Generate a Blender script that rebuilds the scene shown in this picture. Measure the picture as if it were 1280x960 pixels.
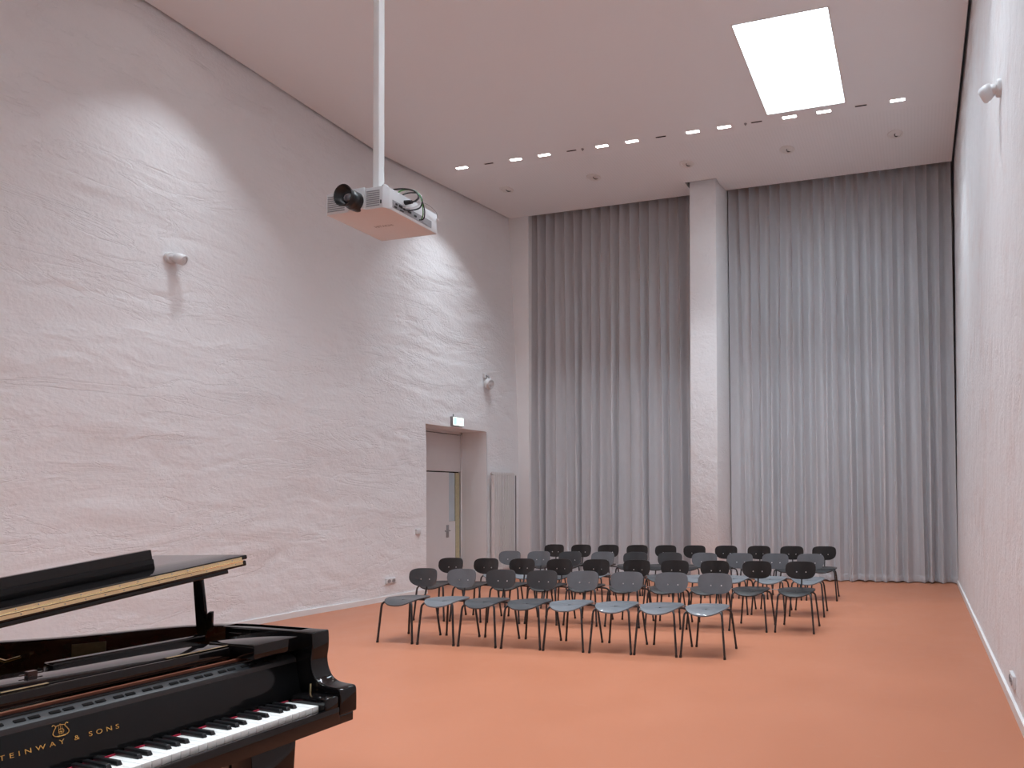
import bpy, bmesh, math, random
import numpy as np
from mathutils import Vector, Matrix

random.seed(7)
PI = math.pi
for o in list(bpy.data.objects):
    bpy.data.objects.remove(o, do_unlink=True)
sc = bpy.context.scene
C = sc.collection

# ------------------------------------------------------------------ camera
F_PX, PITCH, ROLL, CX, CY, YAW, CAM_H = 795.98, 0.02159, -0.011603, 950.0, 600.02, 0.240999, 1.5
cam_d = bpy.data.cameras.new('camera')
cam = bpy.data.objects.new('camera', cam_d)
C.objects.link(cam)
cam_d.sensor_fit = 'HORIZONTAL'
cam_d.sensor_width = 36.0
cam_d.lens = 36.0 * F_PX / 1280.0
cam_d.shift_x = -(CX - 640.0) / 1280.0
cam_d.shift_y = (CY - 480.0) / 1280.0
cam_d.clip_start = 0.05
_f = Vector((0, math.cos(PITCH), math.sin(PITCH)))
_u = Vector((0, -math.sin(PITCH), math.cos(PITCH)))
_r = Vector((1, 0, 0))
_a = _r * math.cos(ROLL) + _u * math.sin(ROLL)
_b = -_r * math.sin(ROLL) + _u * math.cos(ROLL)
_m = Matrix((_a, _b, -_f)).transposed()
_m = Matrix.Rotation(YAW, 3, 'Z') @ _m
cam.matrix_world = Matrix.Translation((0, 0, CAM_H)) @ _m.to_4x4()
sc.camera = cam

# ------------------------------------------------------------------ world, exposure, light levels
w = bpy.data.worlds.new('world')
sc.world = w
w.use_nodes = True
w.node_tree.nodes['Background'].inputs[0].default_value = (0.75, 0.85, 1.0, 1)
w.node_tree.nodes['Background'].inputs[1].default_value = 0.3
sc.view_settings.view_transform = 'Standard'
sc.view_settings.look = 'None'
sc.view_settings.gamma = 1.0
sc.view_settings.use_curve_mapping = False
sc.view_settings.exposure = 0.0
LAMP_W = 10.0          # watts of each ceiling downlight
LAMP_COL = (0.90, 0.985, 1.06)
SKY_STR = 12.5          # glow of the skylight diffuser
SKY_COL = (0.78, 0.94, 1.06)
LAMP_SPREAD = 74.0

# ------------------------------------------------------------------ dimensions of the room
HC = 6.885             # underside of the ceiling
YB = 10.73             # plane of the back wall strip / ceiling edge
YF = -2.2              # wall behind the camera
BASE_L = [(-2.4, -7.80), (6.0, -7.72), (6.6, -7.685), (7.44, -7.55), (8.46, -7.476), (10.73, -7.405), (11.4, -7.39)]
CEIL_L = [(-2.4, -7.80), (4.97, -7.98), (8.2, -8.06), (10.73, -7.57), (11.4, -7.44)]
DOOR_Y0, DOOR_Y1, DOOR_Z = 8.46, 9.865, 2.665
DOOR_X = -7.944        # plane of the door leaf in its deep reveal


def interp(tab, y):
    return float(np.interp(y, [t[0] for t in tab], [t[1] for t in tab]))


def wall_left_x(y, z):
    b, t = interp(BASE_L, y), interp(CEIL_L, y) - 0.035
    s = min(max((z - 2.2) / (HC - 2.2), 0), 1.08) ** 1.5
    return b + (t - b) * s


def wall_right_x(y, z):
    s = min(max(z / HC, 0), 1.05)
    return 0.628 + 0.055 * s ** 1.5 + 0.02 * math.sin(PI * min(s, 1)) * 0.5


# ------------------------------------------------------------------ materials
def new_mat(name):
    m = bpy.data.materials.new(name)
    m.use_nodes = True
    return m, m.node_tree, m.node_tree.nodes['Principled BSDF']


def mat(name, col, rough=0.5, metal=0.0, var=0.0, vscale=8.0, bump=0.0, bscale=60.0, coat=0.0, spec=0.5, sheen=0.0):
    m, nt, p = new_mat(name)
    N, L = nt.nodes, nt.links
    p.inputs['Base Color'].default_value = (*col, 1)
    p.inputs['Roughness'].default_value = rough
    p.inputs['Metallic'].default_value = metal
    p.inputs['Specular IOR Level'].default_value = spec
    p.inputs['Coat Weight'].default_value = coat
    p.inputs['Coat Roughness'].default_value = 0.03
    p.inputs['Sheen Weight'].default_value = sheen
    tc = N.new('ShaderNodeTexCoord')
    if var > 0:
        n = N.new('ShaderNodeTexNoise')
        n.inputs['Scale'].default_value = vscale
        n.inputs['Detail'].default_value = 5
        L.new(tc.outputs['Object'], n.inputs['Vector'])
        r = N.new('ShaderNodeMapRange')
        r.inputs[1].default_value, r.inputs[2].default_value = 0.3, 0.7
        r.inputs[3].default_value, r.inputs[4].default_value = 1 - var, 1 + var
        L.new(n.outputs['Fac'], r.inputs[0])
        mx = N.new('ShaderNodeVectorMath')
        mx.operation = 'SCALE'
        mx.inputs[0].default_value = col
        L.new(r.outputs[0], mx.inputs['Scale'])
        L.new(mx.outputs[0], p.inputs['Base Color'])
    if bump > 0:
        n2 = N.new('ShaderNodeTexNoise')
        n2.inputs['Scale'].default_value = bscale
        n2.inputs['Detail'].default_value = 6
        L.new(tc.outputs['Object'], n2.inputs['Vector'])
        b = N.new('ShaderNodeBump')
        b.inputs['Strength'].default_value = bump
        b.inputs['Distance'].default_value = 0.01
        L.new(n2.outputs['Fac'], b.inputs['Height'])
        L.new(b.outputs[0], p.inputs['Normal'])
    return m


def emit(name, col, strength):
    m = bpy.data.materials.new(name)
    m.use_nodes = True
    nt = m.node_tree
    nt.nodes.clear()
    e = nt.nodes.new('ShaderNodeEmission')
    o = nt.nodes.new('ShaderNodeOutputMaterial')
    e.inputs[0].default_value = (*col, 1)
    e.inputs[1].default_value = strength
    nt.links.new(e.outputs[0], o.inputs[0])
    return m


def plaster(name, col, stain, stain_amt, along, s1, s2, crease=0.13):
    """lime plaster: trowel strokes stretched along one axis, fine grain, a few stains"""
    m, nt, p = new_mat(name)
    N, L = nt.nodes, nt.links
    tc = N.new('ShaderNodeTexCoord')
    mp = N.new('ShaderNodeMapping')
    mp.inputs['Scale'].default_value = (1, 0.35, 1) if along else (1, 1, 0.6)
    L.new(tc.outputs['Object'], mp.inputs[0])
    n1 = N.new('ShaderNodeTexNoise')
    n1.inputs['Scale'].default_value = s1
    n1.inputs['Detail'].default_value = 8
    n1.inputs['Roughness'].default_value = 0.56
    n1.inputs['Distortion'].default_value = 0.6
    L.new(mp.outputs[0], n1.inputs['Vector'])
    n2 = N.new('ShaderNodeTexNoise')
    n2.inputs['Scale'].default_value = s2
    n2.inputs['Detail'].default_value = 6
    L.new(tc.outputs['Object'], n2.inputs['Vector'])
    ad = N.new('ShaderNodeMath')
    ad.operation = 'MULTIPLY_ADD'
    ad.inputs[1].default_value = 0.25
    L.new(n2.outputs['Fac'], ad.inputs[0])
    L.new(n1.outputs['Fac'], ad.inputs[2])
    mp2 = N.new('ShaderNodeMapping')
    mp2.inputs['Scale'].default_value = (1, 0.32, 1) if along else (1, 1, 0.5)
    L.new(tc.outputs['Object'], mp2.inputs[0])
    n5 = N.new('ShaderNodeTexNoise')
    n5.inputs['Scale'].default_value = 2.6
    n5.inputs['Detail'].default_value = 7
    n5.inputs['Roughness'].default_value = 0.6
    n5.inputs['Distortion'].default_value = 0.9
    L.new(mp2.outputs[0], n5.inputs['Vector'])
    su = N.new('ShaderNodeMath'); su.operation = 'SUBTRACT'; su.inputs[1].default_value = 0.56
    L.new(n5.outputs['Fac'], su.inputs[0])
    ab = N.new('ShaderNodeMath'); ab.operation = 'ABSOLUTE'
    L.new(su.outputs[0], ab.inputs[0])
    cr_ = N.new('ShaderNodeMapRange')
    cr_.inputs[1].default_value, cr_.inputs[2].default_value = 0.0, 0.022
    cr_.inputs[3].default_value, cr_.inputs[4].default_value = 0.0, crease
    L.new(ab.outputs[0], cr_.inputs[0])
    ad2 = N.new('ShaderNodeMath'); ad2.operation = 'ADD'
    L.new(ad.outputs[0], ad2.inputs[0]); L.new(cr_.outputs[0], ad2.inputs[1])
    b = N.new('ShaderNodeBump')
    b.inputs['Strength'].default_value = 0.8
    b.inputs['Distance'].default_value = 0.03
    L.new(ad2.outputs[0], b.inputs['Height'])
    L.new(b.outputs[0], p.inputs['Normal'])
    n3 = N.new('ShaderNodeTexNoise')
    n3.inputs['Scale'].default_value = 1.3
    n3.inputs['Detail'].default_value = 9
    n3.inputs['Roughness'].default_value = 0.7
    L.new(tc.outputs['Object'], n3.inputs['Vector'])
    r = N.new('ShaderNodeMapRange')
    r.inputs[1].default_value, r.inputs[2].default_value = 0.5, 0.78
    r.inputs[3].default_value, r.inputs[4].default_value = 0, stain_amt
    L.new(n3.outputs['Fac'], r.inputs[0])
    mx = N.new('ShaderNodeMix')
    mx.data_type = 'RGBA'
    mx.inputs[6].default_value = (*col, 1)
    mx.inputs[7].default_value = (*stain, 1)
    L.new(r.outputs[0], mx.inputs[0])
    L.new(mx.outputs[2], p.inputs['Base Color'])
    p.inputs['Roughness'].default_value = 0.9
    p.inputs['Specular IOR Level'].default_value = 0.2
    return m


def floor_mat():
    m, nt, p = new_mat('terracotta_floor')
    N, L = nt.nodes, nt.links
    tc = N.new('ShaderNodeTexCoord')
    n1 = N.new('ShaderNodeTexNoise')
    n1.inputs['Scale'].default_value = 0.9
    n1.inputs['Detail'].default_value = 10
    n1.inputs['Roughness'].default_value = 0.65
    L.new(tc.outputs['Object'], n1.inputs['Vector'])
    cr = N.new('ShaderNodeValToRGB')
    cr.color_ramp.elements[0].position, cr.color_ramp.elements[1].position = 0.35, 0.7
    cr.color_ramp.elements[0].color = (0.452, 0.168, 0.090, 1)
    cr.color_ramp.elements[1].color = (0.482, 0.186, 0.103, 1)
    L.new(n1.outputs['Fac'], cr.inputs[0])
    # thin scuff marks
    mp = N.new('ShaderNodeMapping')
    mp.inputs['Rotation'].default_value = (0, 0, 0.5)
    mp.inputs['Scale'].default_value = (1.2, 9, 1)
    L.new(tc.outputs['Object'], mp.inputs[0])
    n2 = N.new('ShaderNodeTexNoise')
    n2.inputs['Scale'].default_value = 2.4
    n2.inputs['Detail'].default_value = 8
    n2.inputs['Distortion'].default_value = 1.2
    L.new(mp.outputs[0], n2.inputs['Vector'])
    r2 = N.new('ShaderNodeMapRange')
    r2.inputs[1].default_value, r2.inputs[2].default_value = 0.66, 0.8
    r2.inputs[3].default_value, r2.inputs[4].default_value = 0, 0.35
    L.new(n2.outputs['Fac'], r2.inputs[0])
    mx = N.new('ShaderNodeMix')
    mx.data_type = 'RGBA'
    L.new(r2.outputs[0], mx.inputs[0])
    L.new(cr.outputs[0], mx.inputs[6])
    mx.inputs[7].default_value = (0.50, 0.28, 0.20, 1)
    L.new(mx.outputs[2], p.inputs['Base Color'])
    r3 = N.new('ShaderNodeMapRange')
    r3.inputs[1].default_value, r3.inputs[2].default_value = 0.3, 0.7
    r3.inputs[3].default_value, r3.inputs[4].default_value = 0.36, 0.5
    L.new(n1.outputs['Fac'], r3.inputs[0])
    L.new(r3.outputs[0], p.inputs['Roughness'])
    p.inputs['Specular IOR Level'].default_value = 0.45
    n4 = N.new('ShaderNodeTexNoise')
    n4.inputs['Scale'].default_value = 5
    n4.inputs['Detail'].default_value = 4
    L.new(tc.outputs['Object'], n4.inputs['Vector'])
    b = N.new('ShaderNodeBump')
    b.inputs['Strength'].default_value = 0.06
    b.inputs['Distance'].default_value = 0.01
    L.new(n4.outputs['Fac'], b.inputs['Height'])
    L.new(b.outputs[0], p.inputs['Normal'])
    return m


def ceiling_mat():
    """painted board; rows of fine perforation beyond the lamp strip"""
    m, nt, p = new_mat('ceiling_board')
    N, L = nt.nodes, nt.links
    tc = N.new('ShaderNodeTexCoord')
    sp = N.new('ShaderNodeSeparateXYZ')
    L.new(tc.outputs['Object'], sp.inputs[0])
    wv = N.new('ShaderNodeMath'); wv.operation = 'MULTIPLY'; wv.inputs[1].default_value = 2 * PI / 0.048
    L.new(sp.outputs[0], wv.inputs[0])
    sn = N.new('ShaderNodeMath'); sn.operation = 'SINE'
    L.new(wv.outputs[0], sn.inputs[0])
    gt = N.new('ShaderNodeMath'); gt.operation = 'GREATER_THAN'; gt.inputs[1].default_value = 0.35
    L.new(sn.outputs[0], gt.inputs[0])
    g2 = N.new('ShaderNodeMath'); g2.operation = 'GREATER_THAN'; g2.inputs[1].default_value = 9.06
    L.new(sp.outputs[1], g2.inputs[0])
    ml = N.new('ShaderNodeMath'); ml.operation = 'MULTIPLY'
    L.new(gt.outputs[0], ml.inputs[0]); L.new(g2.outputs[0], ml.inputs[1])
    mx = N.new('ShaderNodeMix'); mx.data_type = 'RGBA'
    mx.inputs[6].default_value = (0.87, 0.88, 0.895, 1)
    mx.inputs[7].default_value = (0.846, 0.856, 0.87, 1)
    L.new(ml.outputs[0], mx.inputs[0])
    L.new(mx.outputs[2], p.inputs['Base Color'])
    p.inputs['Roughness'].default_value = 0.8
    p.inputs['Specular IOR Level'].default_value = 0.2
    return m


def curtain_mat():
    m, nt, p = new_mat('grey_curtain_cloth')
    N, L = nt.nodes, nt.links
    tc = N.new('ShaderNodeTexCoord')
    mp = N.new('ShaderNodeMapping')
    mp.inputs['Scale'].default_value = (60, 60, 4)
    L.new(tc.outputs['Object'], mp.inputs[0])
    n = N.new('ShaderNodeTexNoise')
    n.inputs['Scale'].default_value = 3
    L.new(mp.outputs[0], n.inputs['Vector'])
    cr = N.new('ShaderNodeValToRGB')
    cr.color_ramp.elements[0].color = (0.53, 0.53, 0.55, 1)
    cr.color_ramp.elements[1].color = (0.62, 0.62, 0.645, 1)
    L.new(n.outputs['Fac'], cr.inputs[0])
    L.new(cr.outputs[0], p.inputs['Base Color'])
    p.inputs['Roughness'].default_value = 0.7
    p.inputs['Sheen Weight'].default_value = 0.1
    p.inputs['Specular IOR Level'].default_value = 0.25
    return m


M = dict(
    wall=plaster('left_wall_plaster', (0.83, 0.83, 0.845), (0.79, 0.75, 0.755), 0.6, True, 3.4, 26.0, 0.11),
    wallr=plaster('right_wall_plaster', (0.83, 0.83, 0.845), (0.72, 0.60, 0.575), 0.55, False, 6.0, 40.0, 0.05),
    smooth=mat('painted_wall', (0.83, 0.83, 0.84), 0.85, var=0.02, vscale=2, bump=0.1, bscale=12),
    floor=floor_mat(), ceil=ceiling_mat(), curtain=curtain_mat(),
    void=mat('void_black', (0.008, 0.007, 0.007), 0.9, spec=0.08),
    white=mat('white_paint', (0.82, 0.81, 0.80), 0.45, var=0.01),
    plastic=mat('white_plastic', (0.68, 0.68, 0.69), 0.4, var=0.01),
    pgrey=mat('grey_plastic', (0.30, 0.29, 0.30), 0.5, var=0.03),
    vent=mat('vent_shadow', (0.30, 0.30, 0.31), 0.7),
    blackp=mat('black_plastic', (0.012, 0.012, 0.013), 0.35, var=0.05),
    lacquer=mat('black_lacquer', (0.0045, 0.004, 0.0042), 0.05, var=0.05, vscale=3, spec=0.45),
    lacq2=mat('black_satin', (0.006, 0.006, 0.0065), 0.10, var=0.05, vscale=3, spec=0.3),
    railm=mat('black_ledge', (0.02, 0.021, 0.023), 0.35, var=0.05, vscale=3, spec=0.6),
    mahog=mat('dark_mahogany', (0.045, 0.012, 0.007), 0.22, coat=0.5, var=0.25, vscale=14),
    felt=mat('rust_felt', (0.13, 0.034, 0.014), 0.9, var=0.1, vscale=30),
    redfelt=mat('red_felt', (0.30, 0.008, 0.03), 0.95, var=0.1),
    brass=mat('brass', (0.86, 0.70, 0.42), 0.24, metal=1.0, var=0.05, vscale=30),
    gold=mat('gold_leaf', (0.62, 0.34, 0.09), 0.35, metal=0.6, var=0.05),
    iron=mat('bronze_iron_plate', (0.45, 0.30, 0.12), 0.35, metal=0.7, var=0.06),
    ivory=mat('ivory_key', (0.82, 0.81, 0.78), 0.18, var=0.01),
    ebony=mat('ebony_key', (0.008, 0.008, 0.009), 0.3),
    chrome=mat('chrome', (0.85, 0.85, 0.86), 0.28, metal=1.0, var=0.02),
    tube=mat('black_steel_tube', (0.022, 0.023, 0.026), 0.32, var=0.05),
    lens=mat('lens_glass', (0.05, 0.05, 0.06), 0.03, coat=1.0, var=0.02),
    green=mat('green_cable', (0.07, 0.30, 0.04), 0.5, var=0.05),
    door=mat('grey_door_paint', (0.72, 0.70, 0.705), 0.5, var=0.01),
    woodedge=mat('pale_wood_edge', (0.50, 0.46, 0.30), 0.55, var=0.08, vscale=20),
    rad=mat('radiator_enamel', (0.80, 0.78, 0.78), 0.35, var=0.01),
    glass=mat('frosted_pane', (0.50, 0.60, 0.66), 0.12, var=0.04, vscale=6, coat=0.5),
    plaque=mat('brass_plaque', (0.16, 0.12, 0.06), 0.4, metal=0.5, var=0.2, vscale=40),
    lamp=emit('lamp_glow', (1.0, 0.97, 0.94), 30.0),
    sky=emit('skylight_diffuser', SKY_COL, SKY_STR),
    exitw=emit('exit_sign_face', (0.88, 1.0, 0.95), 1.7),
    exitg=emit('exit_sign_green', (0.55, 1.0, 0.80), 1.25),
)
CHAIR_COL = dict(grey=(0.150, 0.162, 0.178), dark=(0.052, 0.057, 0.063), black=(0.010, 0.0102, 0.011))
for k, c in CHAIR_COL.items():
    M['ply_' + k] = mat('stained_ply_' + k, c, 0.36 if k != 'black' else 0.40, var=0.06, vscale=10, coat=0.28)


# ------------------------------------------------------------------ mesh builder
class MB:
    def __init__(self):
        self.v, self.f = [], []

    def add(self, vs, fs):
        n = len(self.v)
        self.v += [tuple(x) for x in vs]
        self.f += [tuple(n + i for i in f) for f in fs]
        return self

    def box(self, x0, x1, y0, y1, z0, z1):
        vs = [(x0, y0, z0), (x1, y0, z0), (x1, y1, z0), (x0, y1, z0), (x0, y0, z1), (x1, y0, z1), (x1, y1, z1), (x0, y1, z1)]
        return self.add(vs, [(3, 2, 1, 0), (4, 5, 6, 7), (0, 1, 5, 4), (1, 2, 6, 5), (2, 3, 7, 6), (3, 0, 4, 7)])

    def hexa(self, b, t):
        """four bottom points, four top points, counter-clockwise from above"""
        return self.add(list(b) + list(t), [(3, 2, 1, 0), (4, 5, 6, 7), (0, 1, 5, 4), (1, 2, 6, 5), (2, 3, 7, 6), (3, 0, 4, 7)])

    def prism(self, pts, fn0, fn1):
        """polygon extruded: fn0/fn1 map a 2-D point to the two ends"""
        n = len(pts)
        vs = [fn0(p) for p in pts] + [fn1(p) for p in pts]
        fs = [tuple(range(n - 1, -1, -1)), tuple(range(n, 2 * n))]
        fs += [(i, (i + 1) % n, n + (i + 1) % n, n + i) for i in range(n)]
        return self.add(vs, fs)

    def tube(self, path, r, n=8, caps=True):
        P = [Vector(p) for p in path]
        R = r if isinstance(r, (list, tuple)) else [r] * len(P)
        t0 = (P[1] - P[0]).normalized()
        up = Vector((0, 0, 1)) if abs(t0.z) < 0.9 else Vector((1, 0, 0))
        a = t0.cross(up).normalized()
        vs, fs = [], []
        for i, p in enumerate(P):
            t = (P[min(i + 1, len(P) - 1)] - P[max(i - 1, 0)]).normalized()
            a = (a - t * a.dot(t)).normalized()
            b = t.cross(a)
            for k in range(n):
                th = 2 * PI * k / n
                vs.append(p + (a * math.cos(th) + b * math.sin(th)) * R[i])
        for i in range(len(P) - 1):
            for k in range(n):
                k2 = (k + 1) % n
                fs.append((i * n + k, i * n + k2, (i + 1) * n + k2, (i + 1) * n + k))
        if caps:
            fs.append(tuple(range(n - 1, -1, -1)))
            m = (len(P) - 1) * n
            fs.append(tuple(range(m, m + n)))
        return self.add(vs, fs)

    def lathe(self, prof, n=24, mtx=None):
        """profile (r, z) spun about z; mtx places it"""
        mtx = mtx or Matrix.Identity(4)
        vs, fs = [], []
        for r, z in prof:
            for k in range(n):
                th = 2 * PI * k / n
                vs.append(mtx @ Vector((r * math.cos(th), r * math.sin(th), z)))
        for i in range(len(prof) - 1):
            for k in range(n):
                k2 = (k + 1) % n
                fs.append((i * n + k, i * n + k2, (i + 1) * n + k2, (i + 1) * n + k))
        if prof[0][0] > 1e-6:
            fs.append(tuple(range(n - 1, -1, -1)))
        if prof[-1][0] > 1e-6:
            m = (len(prof) - 1) * n
            fs.append(tuple(range(m, m + n)))
        return self.add(vs, fs)

    def mesh(self, name, m, smooth=False, bev=0.0, seg=2):
        me = bpy.data.meshes.new(name)
        me.from_pydata(self.v, [], self.f)
        bm = bmesh.new()
        bm.from_mesh(me)
        bmesh.ops.remove_doubles(bm, verts=bm.verts, dist=1e-6)
        bmesh.ops.recalc_face_normals(bm, faces=bm.faces)
        if bev > 0:
            es = [e for e in bm.edges if len(e.link_faces) == 2 and e.calc_face_angle(0) > 0.5]
            bmesh.ops.bevel(bm, geom=es, offset=bev, segments=seg, profile=0.5, affect='EDGES', clamp_overlap=True)
        if smooth or bev > 0:
            for f in bm.faces:
                f.smooth = True
            lim = math.radians(38)
            for e in bm.edges:
                if len(e.link_faces) == 2 and e.calc_face_angle(0) > lim:
                    e.smooth = False
        bm.to_mesh(me)
        bm.free()
        me.materials.append(m)
        return me

    def build(self, name, m, parent=None, smooth=False, bev=0.0, seg=2):
        o = bpy.data.objects.new(name, self.mesh(name, m, smooth, bev, seg))
        C.objects.link(o)
        o.parent = parent
        return o


def tag(o, label=None, cat=None, group=None, kind=None):
    for k, v in (('label', label), ('category', cat), ('group', group), ('kind', kind)):
        if v:
            o[k] = v
    return o


def thing(name, label, cat, loc=(0, 0, 0), rotz=0, group=None, kind=None):
    o = bpy.data.objects.new(name, None)
    o.empty_display_size = 0.1
    C.objects.link(o)
    o.location = loc
    o.rotation_euler = (0, 0, rotz)
    return tag(o, label, cat, group, kind)


def link(name, me, parent=None, loc=(0, 0, 0), rot=(0, 0, 0)):
    o = bpy.data.objects.new(name, me)
    C.objects.link(o)
    o.parent = parent
    o.location = loc
    o.rotation_euler = rot
    return o


def copy_tree(o, parent=None):
    c = o.copy()
    C.objects.link(c)
    c.parent = parent
    for ch in o.children:
        copy_tree(ch, c)
    return c


def text_mesh(body, size, m, extrude=0.0004, spacing=1.0, name='lettering'):
    cu = bpy.data.curves.new('tmp_text', 'FONT')
    cu.body, cu.size, cu.extrude, cu.space_character = body, size, extrude, spacing
    cu.align_x, cu.align_y = 'CENTER', 'BOTTOM_BASELINE'
    t = bpy.data.objects.new('tmp_text', cu)
    C.objects.link(t)
    bpy.context.view_layer.update()
    me = bpy.data.meshes.new_from_object(t.evaluated_get(bpy.context.evaluated_depsgraph_get()))
    bpy.data.objects.remove(t)
    bpy.data.curves.remove(cu)
    me.name = name
    me.materials.clear()
    me.materials.append(m)
    return me


# ------------------------------------------------------------------ numpy noise for the plaster relief
_rng = np.random.RandomState(11)
_T = _rng.rand(256, 256)


def vnoise(x, y):
    xi, yi = np.floor(x).astype(int), np.floor(y).astype(int)
    fx, fy = x - xi, y - yi
    fx, fy = fx * fx * fx * (fx * (fx * 6 - 15) + 10), fy * fy * fy * (fy * (fy * 6 - 15) + 10)
    a, b = _T[xi % 256, yi % 256], _T[(xi + 1) % 256, yi % 256]
    c, d = _T[xi % 256, (yi + 1) % 256], _T[(xi + 1) % 256, (yi + 1) % 256]
    return (a * (1 - fx) + b * fx) * (1 - fy) + (c * (1 - fx) + d * fx) * fy


def fbm(x, y, o=4, g=0.5):
    s, a, t = 0, 1, 0
    for i in range(o):
        s = s + a * vnoise(x * 2 ** i + 17 * i, y * 2 ** i + 31 * i)
        t += a
        a *= g
    return s / t


def relief(y, z, amp):
    wy, wz = 0.35 * (fbm(y * 0.9 + 5, z * 0.9 + 9, 3) - 0.5), 0.5 * (fbm(y * 0.7 + 3, z * 0.7 + 1, 3) - 0.5)
    big = fbm(y * 0.45 + 40, z * 0.6 + 20, 2) - 0.5
    band = fbm((y + wy) * 1.3, (z + wz) * 4.2, 4, 0.55) - 0.5
    ridge = 1 - np.abs(2 * fbm((y + 2 * wy) * 0.9 + 70, (z + 2 * wz) * 2.6 + 33, 4) - 1)
    crease = np.clip(ridge - 0.90, 0, 1) * 10
    return amp * (0.05 * big + 0.042 * band - 0.014 * crease * (fbm(y * 0.5 + 9, z * 0.8, 2) > 0.47))


def wall_grid(name, m, xfun, ys, zs, amp, sign, hole=None, back=None):
    Y, Z = np.meshgrid(ys, zs, indexing='ij')
    X = np.vectorize(xfun)(Y, Z)
    D = relief(Y, Z, amp)
    if hole:
        y0, y1, z1 = hole
        d = np.minimum(np.maximum(np.maximum(y0 - Y, Y - y1), Z - z1) / 0.12, 1)
        D = D * np.clip(d, 0, 1)
    D = D * np.clip(Z / 0.15, 0.05, 1)
    X = X + sign * D
    ny, nz = len(ys), len(zs)
    vs = np.stack([X, Y, Z], -1).reshape(-1, 3)
    idx = np.arange(ny * nz).reshape(ny, nz)
    q = np.stack([idx[:-1, :-1], idx[1:, :-1], idx[1:, 1:], idx[:-1, 1:]], -1).reshape(-1, 4)
    if hole:
        yc = ((np.array(ys)[:-1] + np.array(ys)[1:]) / 2)[:, None] + 0 * np.array(zs)[None, :-1]
        zc = ((np.array(zs)[:-1] + np.array(zs)[1:]) / 2)[None, :] + 0 * np.array(ys)[:-1, None]
        keep = ~((yc > y0) & (yc < y1) & (zc < z1))
        q = q[keep.reshape(-1)]
    if sign < 0:
        q = q[:, ::-1]
    me = bpy.data.meshes.new(name)
    me.from_pydata(vs.tolist(), [], q.tolist())
    for p in me.polygons:
        p.use_smooth = True
    me.materials.append(m)
    o = bpy.data.objects.new(name, me)
    C.objects.link(o)
    return o


# ================================================================== THE SETTING
o = MB().box(-8.6, 1.2, YF, 11.4, -0.15, 0).build('floor', M['floor'])
tag(o, 'smooth terracotta coloured floor with faint scuffs across the hall', 'floor', kind='structure')

ys = sorted(set(np.round(np.concatenate([np.arange(YF, 2.0, 0.08), np.arange(2.0, 11.0, 0.028), [DOOR_Y0, DOOR_Y1, 11.0]]), 4)))
ys = [y for i, y in enumerate(ys) if y in (DOOR_Y0, DOOR_Y1) or (abs(y - DOOR_Y0) > 0.012 and abs(y - DOOR_Y1) > 0.012)]
zs = sorted(set(np.round(np.concatenate([np.arange(0, 7.3, 0.03), [DOOR_Z, 7.3]]), 4)))
zs = [z for z in zs if z == DOOR_Z or abs(z - DOOR_Z) > 0.012]
o = wall_grid('wall_left', M['wall'], wall_left_x, ys, zs, 0.46, 1, (DOOR_Y0, DOOR_Y1, DOOR_Z))
tag(o, 'rough white lime plaster wall with the deep door niche', 'wall', kind='structure')
o = wall_grid('wall_right', M['wallr'], wall_right_x, list(np.arange(YF, 11.45, 0.05)), list(np.arange(0, 7.31, 0.06)), 0.2, -1)
tag(o, 'rough white plaster wall with faint pinkish stains, without a door', 'wall', kind='structure')

o = MB().box(-8.6, 1.2, YF - 0.2, YF, 0, 7.4).build('wall_front', M['smooth'])
tag(o, 'plain white painted wall facing the grey curtains', 'wall', kind='structure')
mb = MB().box(-8.6, 1.2, 11.2, 11.4, 0, 7.4)
o = mb.build('wall_back', M['smooth'])
tag(o, 'white wall hidden behind the grey curtains', 'wall', kind='structure')
o = MB().box(-7.75, -7.165, YB, 11.2, 0, 7.4).build('wall_corner', M['smooth'], bev=0.012)
tag(o, 'narrow white wall pier between radiator and curtain', 'wall', kind='structure')
# pillar between the two curtains
mb = MB()
mb.hexa([(-3.775, 10.32, 0), (-3.283, 10.32, 0), (-3.178, 10.80, 0), (-3.775, 10.80, 0)],
        [(-3.732, 10.32, 7.35), (-3.256, 10.32, 7.35), (-3.190, 10.80, 7.35), (-3.732, 10.80, 7.35)])
o = mb.build('wall_pillar', M['wall'], bev=0.012)
tag(o, 'square white plastered pillar standing between the two curtains', 'pillar', kind='structure')
o = MB().box(-8.6, 1.2, YF, 11.4, 7.4, 7.55).build('ceiling_slab', M['void'])
tag(o, 'dark raw slab above the suspended ceiling', 'ceiling', kind='structure')

# suspended ceiling with openings
SKY = (-1.985, -0.862, 6.927, 8.725)
SKYS = [(SKY[0], SKY[1], SKY[2] - 3.73 * k, SKY[3] - 3.73 * k) for k in range(3)]  # the skylight in view, then two unseen ones added for light
DOWN_X, DOWN_Y = [-6.90, -5.218, -3.551, -1.884, -0.226], 9.695
yl = sorted({YF + 0.03, 4.97, 8.2} | {v for q_ in SKYS for v in q_[2:]} | { DOWN_Y - 0.075, DOWN_Y + 0.075, 10.27, YB})
xl = sorted({-7.3, SKY[0], SKY[1], -3.80, -3.235, 0.64} | {x + d for x in DOWN_X for d in (-0.075, 0.075)})
mb = MB()
vid = {}


def cv(i, j, top):
    y = yl[j]
    x = interp(CEIL_L, y) if i < 0 else xl[i]
    key = (i, j, top)
    if key not in vid:
        vid[key] = len(mb.v)
        mb.v.append((x, y, HC + (0.06 if top else 0)))
    return vid[key]


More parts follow.
